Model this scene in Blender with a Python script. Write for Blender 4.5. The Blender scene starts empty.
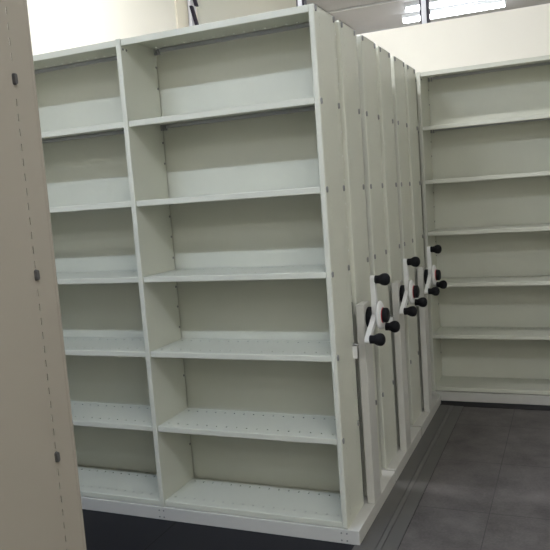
import bpy, bmesh, math
from mathutils import Vector, Matrix

S = bpy.context.scene
C = S.collection

# ------------------------------------------------------------------ camera
cam_data = bpy.data.cameras.new('camera')
cam = bpy.data.objects.new('camera', cam_data)
C.objects.link(cam)
yaw, pitch, roll = 0.4051, -0.1131, -0.0736
F = Vector((-math.sin(yaw)*math.cos(pitch), math.cos(yaw)*math.cos(pitch), math.sin(pitch)))
R0 = Vector((math.cos(yaw), math.sin(yaw), 0))
U0 = R0.cross(F)
Rv = R0*math.cos(roll) + U0*math.sin(roll)
Uv = -R0*math.sin(roll) + U0*math.cos(roll)
m = Matrix((Rv, Uv, -F)).transposed().to_4x4()
m.translation = Vector((0.8994, -2.6665, 1.4797))
cam.matrix_world = m
cam_data.sensor_width = 36
cam_data.sensor_height = 36
cam_data.lens = 703.8/550*36
cam_data.clip_start = 0.02
S.camera = cam

# ------------------------------------------------------------------ world, exposure
w = bpy.data.worlds.new('world')
S.world = w
w.use_nodes = True
w.node_tree.nodes['Background'].inputs[0].default_value = (0.9, 0.95, 1, 1)
w.node_tree.nodes['Background'].inputs[1].default_value = 0.05
S.view_settings.view_transform = 'Standard'
S.view_settings.look = 'None'
S.view_settings.gamma = 1
S.view_settings.use_curve_mapping = False
S.view_settings.exposure = 0.08

LAMP_POWER = 34.0
TUBE_GLOW = 20.0

# ------------------------------------------------------------------ materials
def mat(name, col, rough=0.5, spec=0.4, metal=0.0, var=0.04, scale=6.0, bump=0.0, bscale=300.0, emit=None, estr=0):
    mt = bpy.data.materials.new(name)
    mt.use_nodes = True
    nt = mt.node_tree
    b = nt.nodes['Principled BSDF']
    b.inputs['Roughness'].default_value = rough
    b.inputs['Specular IOR Level'].default_value = spec
    b.inputs['Metallic'].default_value = metal
    tc = nt.nodes.new('ShaderNodeTexCoord')
    no = nt.nodes.new('ShaderNodeTexNoise')
    no.inputs['Scale'].default_value = scale
    no.inputs['Detail'].default_value = 4
    nt.links.new(tc.outputs['Object'], no.inputs['Vector'])
    mx = nt.nodes.new('ShaderNodeMix')
    mx.data_type = 'RGBA'
    mx.inputs[6].default_value = tuple(c*(1-var) for c in col) + (1,)
    mx.inputs[7].default_value = tuple(min(1, c*(1+var)) for c in col) + (1,)
    nt.links.new(no.outputs['Fac'], mx.inputs[0])
    nt.links.new(mx.outputs[2], b.inputs['Base Color'])
    if bump:
        n2 = nt.nodes.new('ShaderNodeTexNoise')
        n2.inputs['Scale'].default_value = bscale
        nt.links.new(tc.outputs['Object'], n2.inputs['Vector'])
        bp = nt.nodes.new('ShaderNodeBump')
        bp.inputs['Strength'].default_value = bump
        bp.inputs['Distance'].default_value = 0.001
        nt.links.new(n2.outputs['Fac'], bp.inputs['Height'])
        nt.links.new(bp.outputs['Normal'], b.inputs['Normal'])
    if emit:
        b.inputs['Emission Color'].default_value = emit + (1,)
        b.inputs['Emission Strength'].default_value = estr
    return mt

STEEL = mat('cream_enamel', (0.645, 0.65, 0.55), 0.38, 0.45, bump=0.15, bscale=500)
STEEL_SHADED = mat('shaded_enamel', (0.295, 0.265, 0.215), 0.45, 0.35, bump=0.15, bscale=500)  # enamel darkened and warmed: dim warm light painted into the colour
BASE = mat('base_enamel', (0.58, 0.57, 0.52), 0.4, 0.45)
GREY = mat('grey_rail', (0.40, 0.40, 0.40), 0.5, 0.4)  # rails a darker grey than the shelf steel
SCREW = mat('screw_zinc', (0.25, 0.25, 0.24), 0.45, 0.4, metal=0.3)
SCREWD = mat('dark_screw', (0.06, 0.058, 0.056), 0.5, 0.4)
CLIP = mat('clip_zinc', (0.34, 0.34, 0.33), 0.45, 0.4)
RIVET = mat('white_rivet', (0.85, 0.85, 0.85), 0.3, 0.5)
DARK = mat('dark_joint_recess_shade', (0.03, 0.03, 0.028), 0.8, 0.1)  # seams and lock slot, plus shade painted into the side-plate gap
BLACK = mat('black_plastic', (0.007, 0.007, 0.009), 0.6, 0.2)
RED = mat('red_ring', (0.45, 0.02, 0.025), 0.4, 0.4)
WHITEP = mat('white_plastic', (0.80, 0.80, 0.77), 0.35, 0.5)
WALL = mat('wall_paint', (0.93, 0.895, 0.80), 0.8, 0.2, var=0.015, scale=2, bump=0.2, bscale=80)
CREAM = mat('cream_trim', (0.93, 0.87, 0.72), 0.7, 0.2, var=0.02)
CEIL = mat('ceiling_board', (0.52, 0.505, 0.53), 0.8, 0.2, var=0.12, scale=3)
FRAME = mat('white_frame', (0.82, 0.82, 0.86), 0.4, 0.4)
GASKET = mat('dark_gasket', (0.02, 0.015, 0.03), 0.5, 0.3)
TUBE = mat('fluorescent_tube', (0.9, 0.9, 0.9), 0.4, 0.3, emit=(0.93, 0.96, 1.0), estr=TUBE_GLOW)
RAMP = mat('ramp_strip', (0.118, 0.113, 0.104), 0.5, 0.4, var=0.15, scale=9)
RAMP2 = mat('ramp_strip_light', (0.14, 0.135, 0.125), 0.45, 0.4, var=0.15, scale=9)
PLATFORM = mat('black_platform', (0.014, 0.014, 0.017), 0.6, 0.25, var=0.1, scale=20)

def floor_mat():
    mt = bpy.data.materials.new('grey_floor_tiles')
    mt.use_nodes = True
    nt = mt.node_tree
    N, L = nt.nodes.new, nt.links.new
    b = nt.nodes['Principled BSDF']
    b.inputs['Roughness'].default_value = 0.55
    b.inputs['Specular IOR Level'].default_value = 0.3
    tc = N('ShaderNodeTexCoord')
    sp = N('ShaderNodeSeparateXYZ')
    L(tc.outputs['Object'], sp.inputs[0])
    def seam(sock, off, pitch, wd):
        a = N('ShaderNodeMath'); a.operation = 'SUBTRACT'; L(sock, a.inputs[0]); a.inputs[1].default_value = off
        q = N('ShaderNodeMath'); q.operation = 'PINGPONG'; L(a.outputs[0], q.inputs[0]); q.inputs[1].default_value = pitch/2
        s = N('ShaderNodeMath'); s.operation = 'LESS_THAN'; L(q.outputs[0], s.inputs[0]); s.inputs[1].default_value = wd
        return s.outputs[0]
    s1 = seam(sp.outputs['X'], 0.525, 0.585, 0.0018)
    s2 = seam(sp.outputs['Y'], 0.433, 0.585, 0.0020)
    mxm = N('ShaderNodeMath'); mxm.operation = 'MAXIMUM'
    L(s1, mxm.inputs[0]); L(s2, mxm.inputs[1])
    n1 = N('ShaderNodeTexNoise'); n1.inputs['Scale'].default_value = 5; n1.inputs['Detail'].default_value = 8; n1.inputs['Roughness'].default_value = 0.65
    L(tc.outputs['Object'], n1.inputs['Vector'])
    n2 = N('ShaderNodeTexNoise'); n2.inputs['Scale'].default_value = 90; n2.inputs['Detail'].default_value = 3
    L(tc.outputs['Object'], n2.inputs['Vector'])
    ad = N('ShaderNodeMath'); ad.operation = 'MULTIPLY_ADD'
    L(n2.outputs['Fac'], ad.inputs[0]); ad.inputs[1].default_value = 0.35; L(n1.outputs['Fac'], ad.inputs[2])
    cr = N('ShaderNodeValToRGB')
    cr.color_ramp.elements[0].position = 0.45; cr.color_ramp.elements[0].color = (0.070, 0.064, 0.060, 1)
    cr.color_ramp.elements[1].position = 0.9; cr.color_ramp.elements[1].color = (0.165, 0.151, 0.143, 1)
    L(ad.outputs[0], cr.inputs[0])
    mx = N('ShaderNodeMix'); mx.data_type = 'RGBA'
    L(mxm.outputs[0], mx.inputs[0]); L(cr.outputs[0], mx.inputs[6]); mx.inputs[7].default_value = (0.06, 0.055, 0.053, 1)
    L(mx.outputs[2], b.inputs['Base Color'])
    return mt
FLOOR = floor_mat()

def glass_mat():
    mt = bpy.data.materials.new('window_glass')
    mt.use_nodes = True
    nt = mt.node_tree
    nt.nodes.remove(nt.nodes['Principled BSDF'])
    t = nt.nodes.new('ShaderNodeBsdfTransparent'); t.inputs[0].default_value = (0.95, 0.97, 0.97, 1)
    g = nt.nodes.new('ShaderNodeBsdfGlossy'); g.inputs['Roughness'].default_value = 0.02
    x = nt.nodes.new('ShaderNodeMixShader'); x.inputs[0].default_value = 0.06
    nt.links.new(t.outputs[0], x.inputs[1]); nt.links.new(g.outputs[0], x.inputs[2])
    nt.links.new(x.outputs[0], nt.nodes['Material Output'].inputs[0])
    return mt
GLASS = glass_mat()

# ------------------------------------------------------------------ helpers
def box(bm, x0, x1, y0, y1, z0, z1, bev=0.0, seg=2):
    vs = [bm.verts.new((x, y, z)) for x in (x0, x1) for y in (y0, y1) for z in (z0, z1)]
    fs = []
    for q in ((0,1,3,2), (4,6,7,5), (0,4,5,1), (2,3,7,6), (0,2,6,4), (1,5,7,3)):
        fs.append(bm.faces.new([vs[i] for i in q]))
    if bev:
        es = set(e for f in fs for e in f.edges)
        bmesh.ops.bevel(bm, geom=list(es), offset=bev, segments=seg, profile=0.5, affect='EDGES')

def lathe(bm, prof, centre, seg=24, axis='X'):
    """prof: (distance along the axis, radius) pairs"""
    rings = []
    for a, r in prof:
        ring = []
        for k in range(seg):
            t = 2*math.pi*k/seg
            p, q = max(r, 1e-5)*math.cos(t), max(r, 1e-5)*math.sin(t)
            co = {'X': (a, p, q), 'Y': (q, a, p), 'Z': (p, q, a)}[axis]
            ring.append(bm.verts.new(Vector(co) + Vector(centre)))
        rings.append(ring)
    for A, B in zip(rings, rings[1:]):
        for k in range(seg):
            bm.faces.new((A[k], A[(k+1) % seg], B[(k+1) % seg], B[k]))
    bm.faces.new(rings[0][::-1]); bm.faces.new(rings[-1])

def obj(name, bm, material, parent=None, smooth=False, thick=None):
    if thick is None:
        bmesh.ops.recalc_face_normals(bm, faces=bm.faces)
    me = bpy.data.meshes.new(name)
    bm.to_mesh(me); bm.free()
    me.materials.append(material)
    if smooth:
        for p in me.polygons: p.use_smooth = True
        me.set_sharp_from_angle(angle=math.radians(40))
    o = bpy.data.objects.new(name, me)
    C.objects.link(o)
    if parent: o.parent = parent
    if thick:
        md = o.modifiers.new('thickness', 'SOLIDIFY'); md.thickness = thick; md.offset = -1
    return o

def bobj(name, boxes, material, parent=None, bev=0.0):
    bm = bmesh.new()
    for b in boxes: box(bm, *b, bev=bev)
    return obj(name, bm, material, parent)

def thing(name, label, cat, loc=(0, 0, 0), group=None):
    o = bpy.data.objects.new(name, None)
    C.objects.link(o)
    o.location = loc
    o['label'] = label; o['category'] = cat
    if group: o['group'] = group
    return o

def struct(o):
    o['kind'] = 'structure'
    return o

def perf(bm, us, vs, holes, f):
    """grid sheet of faces; cells in holes are left open; f(u,v) -> point"""
    V = {}
    def v(i, j):
        if (i, j) not in V: V[(i, j)] = bm.verts.new(f(us[i], vs[j]))
        return V[(i, j)]
    for i in range(len(us)-1):
        for j in range(len(vs)-1):
            if (i, j) in holes: continue
            bm.faces.new((v(i, j), v(i+1, j), v(i+1, j+1), v(i, j+1)))

# ------------------------------------------------------------------ room
XL, XR, YF, YW, YB, ZC = -1.85, 2.35, -6.5, 2.37, 9.0, 3.60
struct(bobj('floor', [(XL-.1, XR+.1, YF-.1, YB+.1, -0.12, 0)], FLOOR))
struct(bobj('ceiling', [(XL-.1, XR+.1, YF-.1, YB+.1, ZC, ZC+.1)], CEIL))
struct(bobj('wall_left', [(XL-.1, XL, YF-.1, YB+.1, 0, ZC)], WALL))
struct(bobj('wall_right', [(XR, XR+.1, YF-.1, YB+.1, 0, ZC)], WALL))
struct(bobj('wall_front', [(XL, XR, YF-.1, YF, 0, ZC)], WALL))
struct(bobj('wall_far', [(XL, XR, YB, YB+.1, 0, ZC)], WALL))
struct(bobj('wall_back', [(XL, XR, YW, YW+.10, 0, 2.57)], WALL))
struct(bobj('trim_1', [(XL, XL+.012, YW-.17, YW, 0, ZC)], CREAM))        # cream corner post

# glazing above the partition wall
xs = [-1.80 + 0.895*k for k in range(5)]
for i, x in enumerate(xs):
    wf = struct(bobj('window_%d' % (i+1), [(x+.022, min(x+.895-.022, XR), YW+.045, YW+.051, 2.575, ZC)], GLASS))
    if i == 0:
        # narrow corner frame with its dark slanted stays
        bobj('window_frame', [(XL+.018, XL+.045, YW, YW+.08, 2.57, ZC)], FRAME, wf, bev=.003)
        for z0 in (2.62, 2.80, 2.98, 3.16):
            bm = bmesh.new()
            box(bm, -.011, .011, YW-.004, YW+.03, 0, .19, bev=.002)
            for v in bm.verts: v.co.x += XL+.088 - v.co.z*.24; v.co.z += z0
            obj('window_stay', bm, GASKET, wf)
        continue
    bobj('window_frame', [(x-.017, x+.017, YW+.0, YW+.08, 2.57, ZC)], FRAME, wf, bev=.003)
    bobj('window_gasket', [(x-.028, x-.017, YW+.005, YW+.07, 2.572, ZC)], GASKET, wf)
    bobj('window_gasket', [(x+.017, x+.030, YW+.005, YW+.07, 2.572, ZC)], GASKET, wf)

# platform under the rolling shelves, with its edging strips along the aisle
struct(bobj('trim_2', [(XL, 0.028, -3.2, YW-.01, 0.0005, 0.004)], PLATFORM))
pf = struct(bobj('trim_3', [(0.028, 0.118, -3.2, 1.95, 0.0005, 0.006)], RAMP))
struct(bobj('trim_4', [(0.120, 0.140, -3.2, 1.95, 0.0005, 0.0045)], RAMP2))
struct(bobj('trim_5', [(0.143, 0.204, -3.2, 1.95, 0.0005, 0.0035)], RAMP))
struct(bobj('trim_6', [(-0.836, -0.830, -3.2, -0.01, 0.004, 0.0046)], DARK))  # seam in the platform
struct(bobj('trim_7', [(0.204, 0.2055, -3.2, 1.95, 0.0003, 0.0012)], DARK))   # dark joint beside the strip

struct(bobj('trim_8', [(0.030, 1.84, 1.952, 2.36, 0.0005, 0.0035)], PLATFORM))  # black strip standing in for the soft shade at the fixed shelves' foot
# light conduit runs on the ceiling beyond the glazing
def conduit(y, label):
    bm = bmesh.new()
    lathe(bm, [(XL+.01, .012), (XR-.01, .012)], (0, y, ZC-.012), 12, 'X')
    o = obj('ceiling_conduit', bm, FRAME, None, True)
    o['label'] = label; o['category'] = 'conduit'
conduit(5.66, 'thin white conduit line across the grey ceiling, ending above the lit fluorescent tubes')
conduit(4.93, 'thin white conduit line on the grey ceiling, nearer one just above the shelving corner')

# ------------------------------------------------------------------ fluorescent fixtures
def fixture(x, y, label, group=None, power=1.0, tint=(1.0, 0.965, 0.87)):
    t = thing('fluorescent_light', label, 'light fitting', (x, y, ZC), group)
    bm = bmesh.new(); box(bm, -.62, .62, -.05, .05, -.05, 0, bev=.006)
    obj('housing', bm, FRAME, t)
    for s in (-1, 1):
        bm = bmesh.new(); lathe(bm, [(-.60, .018), (.60, .018)], (0, s*.024, -.078), 12, 'X')
        obj('tube', bm, TUBE, t, True)
        for sx in (-1, 1):
            bobj('tube_holder', [(sx*.61-.008, sx*.61+.008, s*.024-.014, s*.024+.014, -.095, -.05)], FRAME, t)
    if power:
        ld = bpy.data.lights.new('tube_light', 'AREA')
        ld.shape = 'RECTANGLE'; ld.size = 1.2; ld.size_y = 0.10
        ld.energy = LAMP_POWER*power; ld.color = tint
        lo = bpy.data.objects.new('tube_light', ld); C.objects.link(lo)
        lo.parent = t; lo.location = (0, 0, -.097)
    return t
G = 'fluorescent fittings over the near aisle'
fixture(-1.15, -2.4, 'ceiling fluorescent fitting over the near aisle, left of the camera', G, 1.12, (0.72, 0.90, 1.25))
fixture(1.45, -2.4, 'added unseen fluorescent fitting over the near aisle, right of the camera', G, 0.95, (0.92, 0.96, 1.04))  # added fill lamp for the side panels and fixed shelves
for lx, lab in ((-1.0, 'left'), (1.5, 'right')):
    fixture(lx, -5.0, 'added fill light fitting behind the camera, %s one of that row' % lab, 'added fill lights behind the camera', 0.36)  # unseen lamps added for bounce onto the side panels
fixture(-0.55, 0.6, 'ceiling fluorescent fitting above the rolling shelving carriages', None, 0.95, (0.94, 0.95, 1.0))
fixture(0.7, 3.6, 'ceiling fluorescent fitting just beyond the glazed wall top', None, 0.6, (0.9, 0.95, 1.0))
fixture(-0.40, 6.47, 'glowing fluorescent tubes seen just over the top of the cream wall', 'fluorescent fittings beyond the wall')
fixture(-0.25, 5.93, 'glowing fluorescent tubes higher in view, behind the ones at the wall top', 'fluorescent fittings beyond the wall')

# ------------------------------------------------------------------ shelving
H = 2.2
W = 0.895          # bay pitch
UP = 0.025         # upright thickness
LV = [1.849, 1.498, 1.155, 0.809, 0.456, 0.094]   # top face of each shelf
ZB = 0.066
D = 0.297          # depth of one row up to the common back panel

def screw(parent, x, y, z, nx=1, r=.0068, h=.0115, mt=SCREW):
    bm = bmesh.new()
    n = 12; pts = []
    for k in range(n):
        t = 2*math.pi*k/n
        pts.append((r*math.cos(t), (h-r)*(1 if math.sin(t) > 0 else -1) + r*math.sin(t)))
    a = [bm.verts.new((x, y+p, z+q)) for p, q in pts]
    b = [bm.verts.new((x+nx*.0055, y+p*.8, z+q*.88)) for p, q in pts]
    for k in range(n): bm.faces.new((a[k], a[(k+1) % n], b[(k+1) % n], b[k]))
    bm.faces.new(a[::-1]); bm.faces.new(b)
    return obj('screw', bm, mt, parent)

def end_panel(parent, y0, y1, z0, zt, material, screws=(), bev=.0075, head=(.0085, .0130), smat=SCREW):
    """folded sheet-steel side with slot lines, facing +X, outer face at x=0"""
    sl = [y0+.055, y1-.055] if bev < .009 else [y0+.030, -.055]
    us = [y0+.004]
    for s in sl: us += [s-.0011, s+.0011]
    us.append(y1-.004)
    vs = [z0]; holes = set(); z = z0+.04; skip = 0
    lv = [s[1] for s in screws]
    while z < zt-.05:
        if not any(abs(z+.0065-q) < .018 for q in lv):
            vs += [z, z+.013]
            j = len(vs)-2
            holes |= {(1, j), (3, j)}
        z += .0262
    vs.append(zt)
    bm = bmesh.new()
    perf(bm, us, vs, holes, lambda u, v: (0, u, v))
    o = obj('end_panel', bm, material, parent, thick=.0016)
    # folded front and rear edges with rounded corners, welded on as part of the same panel
    fl = bmesh.new()
    for a, b in ((y0, y0+.020), (y1-.020, y1)):
        box(fl, -UP, .0010, a, b, z0, zt, bev=bev, seg=4)
    box(fl, -.024, 0.0, y0+.004, y1-.004, zt-.003, zt)
    obj('folded_edge', fl, material, o)
    for (yy, zz) in screws: screw(o, 0, yy, zz, 1, head[0], head[1], smat)
    return o

def shelf(parent, name, x0, x1, yf, yb, zt, th, material, rail=True):
    """yf = open front edge, yb = rear edge; may run either way in y"""
    s = 1 if yb > yf else -1
    dep = abs(yb-yf)
    f0, f1 = .055, dep-.044
    us = [x0]; holes = set(); x = x0+.028
    while x < x1-.02:
        us += [x-.0038, x+.0038]; x += .0505
    us.append(x1)
    hy = .0085 if name == 'top_panel' else .006
    vv = [.002, f0-hy, f0+hy, f1-hy, f1+hy, dep-.002]
    bm = bmesh.new()
    for i in range(1, len(us)-1, 2): holes |= {(i, 1), (i, 3)}
    perf(bm, us, vv, holes, (lambda u, v: (u, yf+v, zt)) if s > 0 else (lambda u, v: (u, yf-v, zt)))
    bmesh.ops.recalc_face_normals(bm, faces=bm.faces)
    if bm.faces[:] and bm.faces[0].normal.z < 0:
        bmesh.ops.reverse_faces(bm, faces=bm.faces)
    o = obj(name, bm, material, parent, thick=.0007)
    a, b = sorted((yf, yf+s*.014))
    fb = bmesh.new(); box(fb, x0+.0005, x1-.0005, a, b, zt-th, zt+.0005, bev=.003)
    obj('front_lip', fb, material, o)
    if rail:
        a, b = sorted((yb-s*.003, yb-s*.024))
        rb = bmesh.new(); box(rb, x0+.03, x1-.008, a, b, zt-.018, zt-.002, bev=.003)
        obj('rear_rail', rb, GREY, o)
        for q in (.002, .018):
            cb = bmesh.new(); box(cb, x0+q, x0+q+.008, a, b, zt-.028, zt-.003)
            obj('shelf_clip', cb, CLIP, o)
    return o

def divider(parent, xr, y0, y1, z0, zt, s, material, dots=True):
    bm = bmesh.new(); box(bm, xr-UP, xr, y0, y1, z0, zt+.003, bev=.003, seg=3)
    o = obj('upright', bm, material, parent)
    if dots:
        back = y1-.012 if s > 0 else y0+.012
        zs = []
        for k, l in enumerate([H]+LV[:-1]):
            zs += [l-.085, l-.183] + ([l-.285] if k in (2, 3) else [])
        fr = y0 if s > 0 else y1
        for yy, z in [(back, z) for z in zs] + [(fr+s*.016, H-.042), (fr+s*.042, H-.042)]:
            db = bmesh.new(); lathe(db, [(0, .0058), (.003, .004)], (xr, yy, z), 8, 'X')
            obj('bolt', db, SCREW, o)
    return o

def row(parent, y_open, y_back, material=STEEL, lv=LV, zt=H, zb=ZB, bays=2, end=None, x_end=0.0, dz=0.0):
    s = 1 if y_back > y_open else -1
    ys = sorted((y_open+s*.002, y_back-s*.004))
    for k in range(1, bays+1):
        divider(parent, x_end-W*k, ys[0], ys[1], zb, zt, s, material)
    for k in range(bays):
        x1 = x_end - W*k - (UP if k else .0240)
        x0 = x_end - W*(k+1)
        shelf(parent, 'top_panel', x0, x1, y_open+s*.006, y_back-s*.003, zt, .028, material)
        for i, l in enumerate(lv):
            shelf(parent, 'shelf', x0, x1, y_open+s*.008, y_back-s*.003, l, .026, material, rail=i < len(lv)-1)

def latch(parent, y, z):
    b = bmesh.new()
    box(b, .0, .020, y, y+.004, z-.03, z+.03); box(b, .0, .020, y, y+.024, z+.026, z+.030)
    o = obj('lock_bracket', b, WHITEP, parent)
    b = bmesh.new(); box(b, .0, .012, y+.006, y+.022, z-.03, z+.024)
    obj('lock_slot', b, DARK, o)

def bolts4(parent, x):
    for dx in (-.018, .006):
        for z in (.018, .050):
            bm = bmesh.new()
            lathe(bm, [(0, .0042), (-.002, .0035)], (x+dx, -0.0002, z), 8, 'Y')
            obj('base_bolt', bm, SCREW, parent)

def crank(parent, y, z):
    X = .060
    # black bearing between post and crank
    bm = bmesh.new(); lathe(bm, [(.048, .044), (.052, .047), (.066, .047), (.070, .043)], (0, y, z-.010), 28)
    lathe(bm, [(.0935, .030), (.1005, .030)], (0, y, z-.004), 24)
    obj('bearing', bm, BLACK, parent, True)
    # three-armed white crank with a domed hub
    bm = bmesh.new()
    r = .159
    for k in range(3):
        a = math.radians(90+120*k)
        dy, dz = math.cos(a), math.sin(a)
        ny, nz = -dz, dy
        ht = .0110
        stations = [(.0, .0135, .082), (.05, .013, .082), (.075, .0125, .082), (r-.02, .0125, .081), (r, .0125, .081), (r+.011, .0095, .081), (r+.018, .003, .081)]
        rings = []
        for d, h_, xc in stations:
            ring = []
            for (u, v) in ((-1, -1), (1, -1), (1, 1), (-1, 1)):
                ring.append(bm.verts.new((xc+v*ht, y+dy*d+ny*h_*u, z+dz*d+nz*h_*u)))
            rings.append(ring)
        for A, B in zip(rings, rings[1:]):
            for q in range(4): bm.faces.new((A[q], A[(q+1) % 4], B[(q+1) % 4], B[q]))
        bm.faces.new(rings[0][::-1]); bm.faces.new(rings[-1])
    lathe(bm, [(.092, .020), (.097, .056), (.100, .061), (.104, .064), (.108, .062), (.112, .055), (.115, .046), (.117, .038)], (0, y, z), 36)
    c = obj('crank_handle', bm, WHITEP, parent, True)
    bm = bmesh.new(); lathe(bm, [(.114, .0345), (.1180, .0352), (.1195, .034)], (0, y, z), 28)
    obj('hub_ring', bm, RED, c, True)
    bm = bmesh.new(); lathe(bm, [(.118, .031), (.1205, .0330), (.133, .0330), (.139, .031), (.1425, .024), (.144, .0)], (0, y, z), 28)
    obj('hub_cap', bm, BLACK, c, True)
    for k in range(3):
        a = math.radians(90+120*k)
        bm = bmesh.new()
        lathe(bm, [(.0910, .0175), (.093, .0185), (.104, .0180), (.111, .0190), (.117, .0225), (.125, .0262), (.135, .0276), (.144, .0262), (.1515, .0205), (.156, .012), (.1575, 0)],
              (0, y+r*math.cos(a), z+r*math.sin(a)), 24)
        obj('knob', bm, BLACK, c, True)

def carriage(y, label):
    t = thing('mobile_shelving', label, 'shelving', (0, y, 0), 'rolling shelving carriages')
    XE = -2*W-UP-.005
    bm = bmesh.new()
    box(bm, XE, .050, 0.0, .654, .004, ZB, bev=.0025)
    wb = obj('wheel_base', bm, BASE, t)
    bolts4(wb, -.010); bolts4(wb, -W-.010)
    # side plates of both rows
    zs = [2.184, 1.832, 1.486, 1.144, .800, .449]
    end_panel(t, .002, .259, ZB, H, STEEL, screws=[(.014, q) for q in zs]+[(.240, q) for q in zs])
    end_panel(t, .329, .585, ZB, H, STEEL, screws=[(.548, q) for q in zs]+([(.352, q) for q in zs[:1]]))
    row(t, 0.0, D-.001)
    row(t, .590, D+.003)
    for k in range(2):
        x1 = -W*k - (UP if k else .014)
        bobj('back_panel', [(-W*(k+1), x1-(0 if k else .012), D-.0012, D+.0012, ZB, H-.004)], STEEL, t)
    # filler channel between the two side plates
    fc = bobj('centre_channel', [(-.0225, -.0195, .2595, .3285, .98, H-.002)], STEEL, t)
    for q in range(12):
        bm = bmesh.new(); lathe(bm, [(-.0195, .0055), (-.0165, .0045)], (0, .312, 2.14-.103*q), 8)
        obj('rivet', bm, RIVET, fc)
    bobj('gap_shade_strip', [(-.0225, -.0195, .2595, .3285, ZB, .979)], DARK, t)  # dark sheet painting the shade in the gap below the channel
    # drive post and crank
    bm = bmesh.new(); box(bm, .013, .0495, .264, .372, ZB-.001, .977, bev=.004, seg=3)
    obj('drive_post', bm, BASE, t)
    crank(t, .330, .919)
    latch(t, .228, .775)
    return t

carriage(0.0, 'nearest white rolling shelving carriage, its two columns of empty shelves facing the camera')
carriage(0.667, 'white rolling shelving carriage standing between the nearest one and the rearmost one')
carriage(1.334, 'rearmost white rolling shelving carriage, its crank closest to the fixed shelves on the back wall')

# fixed shelving on the back wall
t = thing('fixed_shelving', 'white fixed shelving against the cream back wall, right of the rolling carriages', 'shelving', (0, 2.049, 0))
NB = 2
bobj('plinth', [(-W-.021, NB*W+.006, .0, .30, .004, ZB)], BASE, t, bev=.002)
for k in range(-1, NB+1):
    divider(t, k*W+.004, .002, .292, ZB, H, 1, STEEL)
for k in range(-1, NB):
    x0, x1 = k*W+.0045, (k+1)*W+.0035-UP
    shelf(t, 'top_panel', x0, x1, .006, .294, H, .028, STEEL)
    for i, l in enumerate(LV):
        shelf(t, 'shelf', x0, x1, .008, .294, l+.003, .026, STEEL, rail=i < 5)
    bobj('back_panel', [(x0-.001, x1+.001, .2965, .300, ZB, H-.004)], STEEL, t)

# foreground shelving unit, whose side plate fills the left edge of the view
t = thing('shelving_unit', 'near foreground shelving unit, coloured beige for its shaded side, slotted side plate along the left edge', 'shelving', (0, -1.612, 0))
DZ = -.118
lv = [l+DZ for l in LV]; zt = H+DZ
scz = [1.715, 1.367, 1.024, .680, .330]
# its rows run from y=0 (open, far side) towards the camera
end_panel(t, -.262, 0.004, .03, zt, STEEL_SHADED, screws=[(-.055, q) for q in scz]+[(-.232, q) for q in scz], bev=.0110, head=(.0048, .0105), smat=SCREWD)
row(t, 0.0, -.290, STEEL_SHADED, lv[:-1]+[.06], zt, .03)
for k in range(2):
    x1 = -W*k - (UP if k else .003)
    bobj('back_panel', [(-W*(k+1), x1, -.294, -.291, .03, zt-.004)], STEEL_SHADED, t)
bobj('plinth', [(-2*W-UP, .0, -.290, -.002, .004, .03)], STEEL_SHADED, t)
